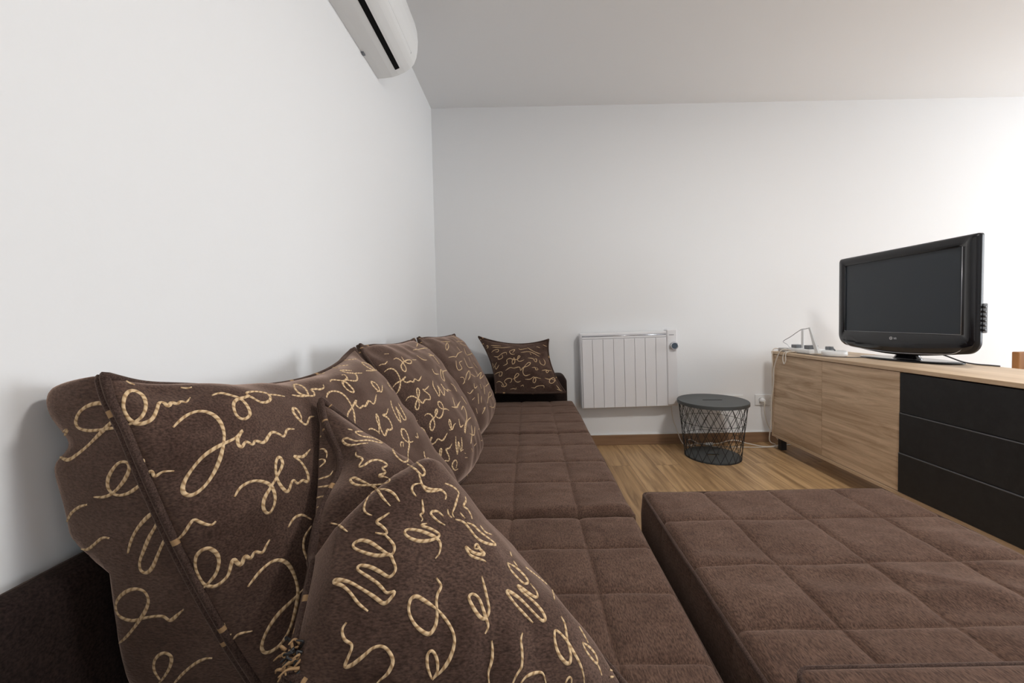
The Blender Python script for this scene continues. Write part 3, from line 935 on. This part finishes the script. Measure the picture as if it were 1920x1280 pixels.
g = G().box((rx0 + .012, ry - .002, rz1 - .048), (xc - .006, ry + .012, rz1 - .034), .002)
g.box((rx0 + .012, ry + .004, rz1 - .034), (xc - .006, ry + .03, rz1 - .022), .002)
kid(rad, 'top_rail', g.me('top_rail'), RADM)
g = G().tube([(rx0 + .016, ry + .002, rz1 - .029), (xc - .008, ry + .002, rz1 - .029)], .0042, 10)
g.tube([(rx0 + .016, ry + .014, rz1 - .012), (xc - .008, ry + .014, rz1 - .012)], .0036, 10)
kid(rad, 'chrome_bar', g.me('chrome_bar'), CHROME)
kid(rad, 'control_panel', softbox('control_panel', (xc - .004, ry - .006, rz0 + .01), (rx1 + .002, YB - .03, rz1 + .006), .010), RADM)
for a in [p for p in rad.children if p.name.startswith('control_panel')]:
    kid(a, 'brand_mark', G().box((1.023, ry - .0072, rz1 - .036), (1.058, ry - .0055, rz1 - .032)).me('brand_mark'), GREYP)
kx, kz = 1.052, .748
g = G().loft([[V((kx + r_ * math.cos(t * math.pi / 16), y_, kz + r_ * math.sin(t * math.pi / 16))) for t in range(32)] for r_, y_ in ((.026, ry - .006), (.026, ry - .014), (.0285, ry - .02), (.0285, ry - .03), (.026, ry - .033))])
kb = kid(rad, 'knob', g.me('knob'), CHROME)
g = G().loft([[V((kx + r_ * math.cos(t * math.pi / 16), y_, kz + r_ * math.sin(t * math.pi / 16))) for t in range(32)] for r_, y_ in ((.0215, ry - .0325), (.0215, ry - .0345), (.019, ry - .0352))])
kid(kb, 'dial', g.me('dial'), DIAL)
pts = spline([(1.05, 2.88, .31), (1.052, 2.885, .27), (1.065, 2.895, .19), (1.09, 2.888, .11), (1.115, 2.87, .03), (1.14, 2.84, .0045), (1.22, 2.87, .0045), (1.33, 2.885, .0045)], 10)
kid(rad, 'power_cord', G().tube(pts, .0032, 8).me('power_cord'), CABLE)
rad.rotation_euler.y = -.012

# ---------------------------------------------------------------- wire basket side table
bx, by = 1.245, 2.648
bt = empty('wire_basket_table', (bx, by, 0), 'round black wire mesh side table with a dark grey lid by the back wall', 'side table')
def circ(r, n=96): return [(r * math.cos(2 * math.pi * k / n), r * math.sin(2 * math.pi * k / n)) for k in range(n)]
def stad(hl, r, n=96):
    out = []
    for k in range(n):
        a = 2 * math.pi * k / n; c, s_ = math.cos(a), math.sin(a)
        if abs(c) * r <= abs(s_) * hl: out.append((r * c / abs(s_), r * (1 if s_ > 0 else -1)))
        else:
            # end cap circle centred at +-hl
            sg = 1 if c > 0 else -1; ca = abs(c)
            t = hl * ca + math.sqrt(max(0, r * r - hl * hl * s_ * s_)); out.append((t * c, t * s_))
    return out
tlt = math.radians(-4)
def rot2(l): return [(x * math.cos(tlt) - y * math.sin(tlt), x * math.sin(tlt) + y * math.cos(tlt)) for x, y in l]
LR = .227
g = G().plate(circ(LR - .003), rot2(stad(.055, .0125)), lambda u, v, d: (bx + u, by + v, d), .379, .387)
g.plate(circ(LR), circ(LR - .007), lambda u, v, d: (bx + u, by + v, d), .366, .3835)
kid(bt, 'lid', g.me('lid'), LIDM)
rt, rb, zt, zb = .2165, .178, .366, .006
g = G(); NN = 21; LV = 6
def node(l, k):
    t = l / LV; r_ = rb + (rt - rb) * t; a = 2 * math.pi * (k + (.5 if l % 2 else 0)) / NN + .05
    return V((bx + r_ * math.cos(a), by + r_ * math.sin(a), zb + (zt - zb) * t))
for l in range(LV):
    for k in range(NN):
        if l % 2: ends = (node(l + 1, k), node(l + 1, k + 1))
        else: ends = (node(l + 1, k - 1), node(l + 1, k))
        for e in ends: g.tube([node(l, k), e], .0017, 6, cap=False)
for l, th in ((0, .003), (2, .0015), (4, .0015), (6, .003)):
    t = l / LV; r_ = rb + (rt - rb) * t; z_ = zb + (zt - zb) * t
    g.tube([(bx + r_ * math.cos(2 * math.pi * k / 64), by + r_ * math.sin(2 * math.pi * k / 64), z_ - (.003 if l == 0 else 0)) for k in range(64)], th, 6, closed=True)
kid(bt, 'wire_cage', g.me('wire_cage'), BLKMET)
g = G().plate(circ(rb - .002), rot2(stad(.03, .014)), lambda u, v, d: (bx + u, by + v, d), .006, .010)
kid(bt, 'base_plate', g.me('base_plate'), LIDM)

# ---------------------------------------------------------------- wall sockets
def socket(x0, x1, label, holes):
    s = empty('wall_socket', ((x0 + x1) / 2, YB, .32), label, 'wall socket')
    kid(s, 'plate', softbox('plate', (x0, YB - .011, .281), (x1, YB - .001, .362), .004), WHT)
    for hx in holes:
        g = G().loft([[V((hx + r_ * math.cos(t * math.pi / 14), y_, .321 + r_ * math.sin(t * math.pi / 14))) for t in range(28)] for r_, y_ in ((.0225, YB - .0105), (.0225, YB - .0125), (.0195, YB - .0125), (.0185, YB - .0108))])
        kid(s, 'outlet', g.me('outlet'), WHT)
    return s
socket(1.695, 1.865, 'white double wall socket with a plug in it, beside the sideboard', [1.738, 1.822])
socket(1.452, 1.606, 'white double wall socket partly hidden behind the basket table lid', [1.490, 1.568])
pl = empty('power_plug', (1.738, YB - .012, .321), 'round white plug with a hanging cord in the socket beside the sideboard', 'plug')
g = G().loft([[V((1.738 + r_ * math.cos(t * math.pi / 14), y_, .321 + r_ * math.sin(t * math.pi / 14))) for t in range(28)] for r_, y_ in ((.0185, YB - .0128), (.0185, YB - .03), (.015, YB - .042), (.008, YB - .05))])
kid(pl, 'plug_body', g.me('plug_body'), WHT)
pts = spline([(1.738, YB - .046, .32), (1.738, YB - .056, .305), (1.74, YB - .05, .25), (1.765, YB - .045, .15), (1.80, YB - .055, .085), (1.85, YB - .06, .02), (1.92, YB - .05, .0045)], 10)
kid(pl, 'cord', G().tube(pts, .0033, 8).me('cord'), CABLE)

# extension lead on the floor
el = empty('extension_lead', (1.45, 2.8, 0), 'white extension lead lying on the floor behind the basket table', 'cable')
pts = spline([(1.335, 2.862, .013), (1.40, 2.868, .014), (1.47, 2.872, .03), (1.53, 2.868, .032), (1.60, 2.84, .016), (1.70, 2.80, .0045), (1.80, 2.82, .0045), (1.92, 2.84, .0045)], 10)
kid(el, 'cord', G().tube(pts, .0038, 8).me('cord'), CABLE)
kid(el, 'connector', G().tube([(1.295, 2.856, .012), (1.345, 2.863, .013)], .0115, 12).me('connector'), WHT)
pts = spline([(1.30, 2.857, .012), (1.24, 2.85, .02), (1.18, 2.86, .05), (1.16, 2.875, .02), (1.20, 2.835, .0045), (1.40, 2.815, .0045), (1.62, 2.79, .0045), (1.78, 2.79, .0045)], 10)
kid(el, 'cord', G().tube(pts, .003, 8).me('cord'), CABLE)

# ---------------------------------------------------------------- sideboard
sx0, sx1, sy0, sy1, sz0, sz1 = 1.745, 2.165, .98, 2.797, .087, .700
sb = empty('sideboard', ((sx0 + sx1) / 2, (sy0 + sy1) / 2, 0), 'low light oak sideboard with three black drawers, under the television', 'sideboard')
tk = .019; ydiv = 1.827; ymid = 2.318
g = G().box((sx0, sy0, sz0), (sx1, sy1, sz0 + tk), .0012); g.box((sx0, sy1 - tk, sz0 + tk), (sx1, sy1, sz1 - tk), .0012)
g.box((sx0, sy0, sz0 + tk), (sx1, sy0 + tk, sz1 - tk), .0012); g.box((sx1 - .008, sy0 + tk, sz0 + tk), (sx1 - .002, sy1 - tk, sz1 - tk))
g.box((sx0 + .02, ydiv - .009, sz0 + tk), (sx1 - .01, ydiv + .009, sz1 - tk)); 
kid(sb, 'carcass', g.me('carcass'), OAKE)
kid(sb, 'top', G().box((sx0 - .003, sy0 - .002, sz1 - tk), (sx1, sy1 + .002, sz1), .0015).me('top'), OAKE)
for a, b, dx, om in ((ymid + .0008, sy1 - tk - .003, .004, OAKB), (ydiv + .002, ymid - .0008, .003, OAK)):
    kid(sb, 'door', G().box((sx0 + dx - .002, a, sz0 + tk + .003), (sx0 + dx + .016, b, sz1 - tk - .003), .0012).me('door'), om)
EDGEHL = mat('grey_edge_highlight', (.10, .10, .105), .45)  # grey strips paint a highlight along the lower drawers' top edges
hz = (sz1 - tk - .005 - sz0 - tk - .001) / 3
for k in range(3):
    zt_ = sz1 - tk - .005 - hz * k
    g = G().box((sx0 - .001 - .003 * k, sy0 + tk * 0 + .003, zt_ - hz + .002), (sx0 + .018, ydiv - .001, zt_), .0030, 3)
    dr = kid(sb, 'drawer', g.me('drawer'), BLK)
    if k: kid(dr, 'edge_highlight', G().box((sx0 - .0016 - .003 * k, sy0 + .003, zt_ - .0032), (sx0 + .004, ydiv - .002, zt_ - .0008 + .0012), .0005).me('edge_highlight'), EDGEHL)
for x, y in ((sx0 + .045, sy1 - .05), (sx1 - .05, sy1 - .05), (sx0 + .075, 1.965), (sx1 - .05, 1.965), (sx0 + .045, sy0 + .05), (sx1 - .05, sy0 + .05)):
    kid(sb, 'leg', G().box((x - .019, y - .019, 0), (x + .019, y + .019, sz0), .002).me('leg'), BLKMET)

# ---------------------------------------------------------------- television
tv = empty('television', (2.04, 2.08, sz1), 'black flat-screen television standing on the oak sideboard, switched off', 'television')
TX, yc = 1.955, 2.083
ya, yb_, zt, zb = 1.703, 2.466, 1.300, .764
def tv_outline(n=240, grow=0.0):
    hw = (yb_ - ya) / 2 + grow; pts = []
    # walk: top right, top left, bottom left, bottom right (a = sideways, b = up), dense polyline
    P = []
    rt_, rbm = .012, .060
    top = zt + grow; bot = zb - grow
    def arc(cx, cz, r, a0, a1, m=14, squash=1.0):
        for k in range(m + 1):
            a = math.radians(a0 + (a1 - a0) * k / m); P.append((cx + r * math.cos(a), cz + r * squash * math.sin(a)))
    arc(hw - rt_, top - rt_, rt_, 0, 90); arc(-hw + rt_, top - rt_, rt_, 90, 180)
    arc(-hw + rbm, bot + rbm, rbm, 180, 262)
    for k in range(1, 20):
        t = k / 20; x = (-hw + rbm) + t * 2 * (hw - rbm); P.append((x, bot - .030 * math.sin(math.pi * t)))
    arc(hw - rbm, bot + rbm, rbm, 278, 360)
    return P
scr = (ya + .058, yb_ - .055, .853, 1.250)
out = tv_outline()
c_ = (0, (scr[2] + scr[3]) / 2)
def to_rect(p):
    hx = (scr[1] - scr[0]) / 2; off = (scr[0] + scr[1]) / 2 - yc; hz_ = (scr[3] - scr[2]) / 2
    dx, dz = (p[0] - 0), (p[1] - c_[1]); sx_, sz_ = dx / ((yb_ - ya) / 2), dz / ((zt - zb) / 2)
    m = max(abs(sx_), abs(sz_), 1e-6); sx_, sz_ = sx_ / m, sz_ / m
    return (sx_ * hx - off * -1, c_[1] + sz_ * hz_)
# dense outline with the rectangle's corners reached exactly
den = []
for i in range(len(out)):
    a, b = V(out[i]), V(out[(i + 1) % len(out)]); m = max(1, int((b - a).length / .012))
    den += [tuple(a.lerp(b, k / m)) for k in range(m)]
inn = [to_rect(p) for p in den]
fn = lambda u, v, d: (d, yc + u, v)
# front bezel: rings lofted so that the rim is rounded
def ringat(scale, d):
    o = []
    for p, q in zip(den, inn):
        o.append(V((d, yc + p[0] + (q[0] - p[0]) * scale, p[1] + (q[1] - p[1]) * scale)))
    return o
g = G()
g.loft([ringat(.12, TX + .004), ringat(.18, TX), ringat(.96, TX), ringat(1.0, TX + .006), ringat(1.0, TX + .014)], cap0=False, cap1=False)
fr = kid(tv, 'bezel', g.me('bezel', True), GLOSS)
g = G().loft([ringat(.0, TX + .030), ringat(0, TX + .016), ringat(.06, TX + .0075), ringat(.12, TX + .004)], cap0=True, cap1=False)
kid(tv, 'back_shell', g.me('back_shell', True), RIMB)
kid(tv, 'screen', G().box((TX + .0075, scr[0] - .001, scr[2] - .001), (TX + .016, scr[1] + .001, scr[3] + .001)).me('screen'), SCREEN)
g = G()
g.tube([(TX + .0005, scr[0], scr[3]), (TX + .0005, scr[0], scr[2]), (TX + .0005, scr[1], scr[2])], .0011, 6)  # pale line painting the light reflected on the inner frame
kid(tv, 'screen_edge_glint', g.me('screen_edge_glint'), SILVER)
# silver line that follows the lower edge
pts = []
for k in range(41):
    t = k / 40; u = -.335 + .67 * t
    e = max(0, abs(u) - .27) / .065
    pts.append((TX - .0002 + .002 * e, yc + u, .770 - .024 * math.cos(math.pi * u / .76) + .030 * e ** 2.2))
kid(tv, 'chin_trim', G().tube(pts, .0016, 6).me('chin_trim'), SILVER)
# rear housing, narrower than the frame
kid(tv, 'rear_housing', softbox('rear_housing', (TX + .028, ya + .15, zb + .035), (TX + .105, yb_ - .05, zt - .06), .02), MATBLK)
g = G().box((TX + .030, ya - .004, .862), (TX + .050, ya + .05, .992), .004)
pt = kid(tv, 'side_port_panel', g.me('side_port_panel'), GREYP)
g = G()
for k in range(6):
    z_ = .876 + .02 * k; g.tube([(TX + .034, ya - .007, z_), (TX + .034, ya + .002, z_)], .0055, 8)
kid(pt, 'side_buttons', g.me('side_buttons'), MATBLK)
# maker's mark: ring emblem and two letters
lz, lyc = .8215, yc + .006
def text_mesh(s, size):
    cu = bpy.data.curves.new('t', 'FONT'); cu.body = s; cu.size = size; cu.extrude = .0003; cu.align_x = 'CENTER'; cu.align_y = 'CENTER'
    ob = bpy.data.objects.new('t', cu); COL.objects.link(ob)
    dg = bpy.context.evaluated_depsgraph_get(); dg.update()
    me = bpy.data.meshes.new_from_object(ob.evaluated_get(dg))
    bpy.data.objects.remove(ob); bpy.data.curves.remove(cu)
    return me
em = G().plate([(.0085 * math.cos(k * math.pi / 16), .0085 * math.sin(k * math.pi / 16)) for k in range(32)], [(.0068 * math.cos(k * math.pi / 16), .0068 * math.sin(k * math.pi / 16)) for k in range(32)],
               lambda u, v, d: (d, lyc + .012 - u, lz + v), TX - .0008, TX + .001)
for a, b in (((-.0008, .0035), (-.0008, -.003)), ((-.0008, -.003), (.003, -.003)), ((.001, 0), (.0072, 0))):
    em.tube([(TX - .0005, lyc + .012 - a[0], lz + a[1]), (TX - .0005, lyc + .012 - b[0], lz + b[1])], .0007, 6)
em.tube([(TX - .0005, lyc + .012 + .0032, lz + .0026), (TX - .0005, lyc + .012 + .0022, lz + .0026)], .0009, 6)
lg = kid(tv, 'logo', em.me('logo'), MARK)
tm = text_mesh('LG', .013)
for v in tm.vertices:
    x, y, z = v.co; v.co = V((TX - .0005 - z, lyc - .012 - x, lz + y))
kid(lg, 'lettering', tm, MARK)
# stand
g = G(); rings = []
def ell(a, b, z, sk=.10):
    o = []
    for k in range(64):
        t = 2 * math.pi * k / 64; u, v = a * math.cos(t), b * math.sin(t)
        o.append(V((2.05 + u - sk * v, 2.105 + v, z)))
    return o
SKW = .12
rings = [ell(.112, .232, sz1 + .0005, SKW), ell(.116, .238, sz1 + .004, SKW), ell(.114, .236, sz1 + .007, SKW), ell(.09, .19, sz1 + .011, SKW)]
kid(tv, 'stand_base', G().loft(rings).me('stand_base'), GLOSS)
rings = []
for a, b, z in ((.052, .072, .708), (.046, .064, .716), (.040, .056, .728), (.038, .054, .745), (.038, .056, .79)):
    rings.append([V((2.035 + a * math.cos(2 * math.pi * k / 40), 2.09 + b * math.sin(2 * math.pi * k / 40), z)) for k in range(40)])
kid(tv, 'stand_neck', G().loft(rings).me('stand_neck'), GLOSS)
pts = spline([(2.06, 1.985, .76), (2.09, 1.94, .735), (2.12, 1.90, .712), (2.14, 1.86, .7045), (2.155, 1.81, .704), (2.166, 1.785, .703)], 8)
kid(tv, 'power_cord', G().tube(pts, .0034, 8).me('power_cord'), DKCAB)

# ---------------------------------------------------------------- small devices on the sideboard's left end
rtr = empty('wifi_router', (1.84, 2.58, sz1), 'white router with two upright aerials on the left end of the sideboard', 'router')
kid(rtr, 'body', softbox('body', (1.795, 2.485, sz1 + .001), (1.905, 2.70, sz1 + .034), .010), WHT)
kid(rtr, 'aerial', softbox('aerial', (1.826, 2.592, sz1 + .02), (1.836, 2.612, .858), .003), WHT)
rings = []
for y, z, w_ in ((2.468, sz1 + .012, .016), (2.535, .873, .007)):
    rings.append([V((1.824, y - w_, z)), V((1.836, y - w_, z)), V((1.836, y + w_, z)), V((1.824, y + w_, z))])
kid(rtr, 'aerial', G().loft(rings, smooth=False).me('aerial'), WHT)
pts = spline([(1.815, 2.70, .722), (1.83, 2.755, .748), (1.83, 2.80, .768), (1.83, 2.72, .806), (1.83, 2.62, .856), (1.83, 2.57, .864), (1.83, 2.532, .872)], 8)
kid(rtr, 'aerial_wire', G().tube(pts, .0028, 8).me('aerial_wire'), MARK)
kid(rtr, 'port_block', G().box((1.80, 2.62, sz1 + .034), (1.85, 2.672, sz1 + .055), .003).me('port_block'), GREYP)
kid(rtr, 'port_block', G().box((1.80, 2.50, sz1 + .034), (1.86, 2.548, sz1 + .058), .003).me('port_block'), GREYP)
hub = empty('decoder_puck', (1.872, 2.385, sz1), 'flat round white box beside the router on the sideboard', 'set-top box')
rings = [[V((1.872 + r_ * math.cos(k * math.pi / 24), 2.385 + r_ * math.sin(k * math.pi / 24), z)) for k in range(48)] for r_, z in ((.060, sz1 + .001), (.065, sz1 + .006), (.065, sz1 + .026), (.060, sz1 + .033), (.04, sz1 + .036))]
kid(hub, 'casing', G().loft(rings).me('casing'), WHT)
pts = spline([(1.87, 2.42, sz1 + .05), (1.86, 2.40, sz1 + .054), (1.85, 2.37, sz1 + .050), (1.845, 2.345, sz1 + .038)], 8)
g = G().tube(pts, .004, 8).box((1.855, 2.405, sz1 + .0345), (1.885, 2.438, sz1 + .056), .003)
kid(hub, 'lead', g.me('lead'), GREYP)
ad = empty('power_adapter', (1.80, 2.715, sz1), 'small grey power adapter at the corner of the sideboard', 'power adapter')
kid(ad, 'casing', softbox('casing', (1.775, 2.665 + .04, sz1 + .0005), (1.835, 2.775, sz1 + .026), .006), mat('pale_grey_plastic', (.42, .40, .38), .5))
pts = spline([(1.79, 2.772, sz1 + .012), (1.772, 2.786, sz1 + .02), (1.752, 2.790, sz1 + .012), (1.7395, 2.784, sz1 - .02), (1.736, 2.775, .62), (1.737, 2.770, .5), (1.735, 2.782, .36), (1.735, 2.786, .22), (1.735, 2.80, .12), (1.745, 2.82, .04), (1.80, 2.84, .0045)], 10)
kid(ad, 'cord', G().tube(pts, .0036, 8).me('cord'), CABLE)
wc = empty('white_cable', (1.77, 2.7, sz1), 'white cable looping from the router down over the front of the sideboard', 'cable')
pts = spline([(1.80, 2.66, sz1 + .012), (1.765, 2.69, sz1 + .02), (1.744, 2.702, sz1 + .004), (1.734, 2.725, .65), (1.733, 2.752, .58), (1.734, 2.758, .48), (1.734, 2.772, .40), (1.735, 2.79, .33), (1.736, 2.7965, .27)], 10)
kid(wc, 'cord', G().tube(pts, .0036, 8).me('cord'), CABLE)
pts = spline([(1.775, 2.65, sz1 + .008), (1.745, 2.655, sz1 + .002), (1.735, 2.66, .66), (1.734, 2.645, .625), (1.735, 2.63, .65), (1.736, 2.632, .685), (1.746, 2.63, sz1 + .006), (1.79, 2.62, sz1 + .01)], 8)
kid(wc, 'cord', G().tube(pts, .003, 8).me('cord'), CABLE)
tc_ = empty('thin_aerial_cable', (1.85, 2.3, sz1), 'thin grey cable running along the sideboard top towards the television stand', 'cable')
pts = spline([(1.79, 2.60, sz1 + .003), (1.79, 2.48, sz1 + .003), (1.795, 2.36, sz1 + .003), (1.86, 2.28, sz1 + .003), (1.93, 2.25, sz1 + .0035), (1.985, 2.20, sz1 + .003), (2.02, 2.355, sz1 + .003)][:5] + [(1.945, 2.20, sz1 + .003)], 10)
kid(tc_, 'cord', G().tube(pts, .0022, 8).me('cord'), DKCAB)

# ---------------------------------------------------------------- chair behind the sideboard
ch = empty('dining_chair', (2.75, 2.0, 0), 'orange-brown wooden chair behind the sideboard, cut off by the right edge', 'chair')
cx0, cx1, cy0 = 2.535, 2.955, 2.03
kid(ch, 'seat', softbox('seat', (cx0, cy0 - .40, .43), (cx1, cy0 - .02, .455), .008), ORW)
for x in (cx0, cx1 - .035):
    kid(ch, 'leg', G().box((x, cy0 - .39, 0), (x + .035, cy0 - .355, .43), .003).me('leg'), ORW)
    kid(ch, 'leg', G().box((x, cy0 - .02, 0), (x + .035, cy0 + .015, .60), .003).me('leg'), ORW)
kid(ch, 'backrest', softbox('backrest', (cx0, cy0 - .02, .56), (cx1, cy0 + .012, .742), .005), ORW)

# ---------------------------------------------------------------- light and camera
lx, ly = 1.35, .7
cl = empty('ceiling_lamp', (lx, ly, ZC), 'flat round white ceiling lamp', 'ceiling lamp')
g = G().loft([[V((lx + r_ * math.cos(k * math.pi / 24), ly + r_ * math.sin(k * math.pi / 24), z)) for k in range(48)] for r_, z in ((.19, ZC - .001), (.19, ZC - .03), (.175, ZC - .036))])
kid(cl, 'housing', g.me('housing'), WHT)
LAMP = mat('lamp_diffuser', (.9, .9, .9), .5); LAMP.node_tree.nodes['Principled BSDF'].inputs['Emission Color'].default_value = (1, .98, .95, 1); LAMP.node_tree.nodes['Principled BSDF'].inputs['Emission Strength'].default_value = 4
g = G().loft([[V((lx + r_ * math.cos(k * math.pi / 24), ly + r_ * math.sin(k * math.pi / 24), z)) for k in range(48)] for r_, z in ((.170, ZC - .0355), (.165, ZC - .05), (.12, ZC - .062), (.05, ZC - .066))])
kid(cl, 'diffuser', g.me('diffuser'), LAMP)
_l = bpy.data.lights.new('lamp_light', 'AREA'); _l.shape = 'DISK'; _l.size = .34; _l.energy = LP[3]; _l.color = (1, .985, .96)
_o = bpy.data.objects.new('lamp_light', _l); _o.location = (lx, ly, ZC - .075); COL.objects.link(_o)
wd = bpy.data.worlds.new('sky'); scn.world = wd; wd.use_nodes = True
bg = wd.node_tree.nodes['Background']; bg.inputs['Color'].default_value = (.86, .93, 1, 1); bg.inputs['Strength'].default_value = 3.0
def area(name, loc, rot, sx_, sy_, power, col):
    l = bpy.data.lights.new(name, 'AREA'); l.shape = 'RECTANGLE'; l.size = sx_; l.size_y = sy_; l.energy = power; l.color = col
    o = bpy.data.objects.new(name, l); o.location = loc; o.rotation_euler = rot; COL.objects.link(o); return o
area('daylight_window', (XR + .45, (WY0 + WY1) / 2, 1.35), (0, math.radians(86), 0), 1.7, 2.2, LP[0], (.93, .965, 1))
area('rear_fill_light', ((RX0 + RX1) / 2, YF - .45, 1.55), (math.radians(84), 0, math.radians(180)), 2.4, 1.4, LP[2], (.93, .965, 1))  # fill light added behind the camera

cd = bpy.data.cameras.new('camera'); cam = bpy.data.objects.new('camera', cd); COL.objects.link(cam)
cd.sensor_fit = 'HORIZONTAL'; cd.sensor_width = 36; cd.lens = F_PX / 1920 * 36
cd.shift_x = -(CX - 960) / 1920; cd.shift_y = (CY - 640) / 1920
cd.clip_start = .01
M = Matrix((RT, UPV, -FW)).transposed().to_4x4(); M.translation = EYE
cam.matrix_world = M
scn.camera = cam
scn.view_settings.view_transform = 'Standard'; scn.view_settings.look = 'None'
scn.view_settings.exposure = LP[1]; scn.view_settings.gamma = 1; scn.view_settings.use_curve_mapping = False
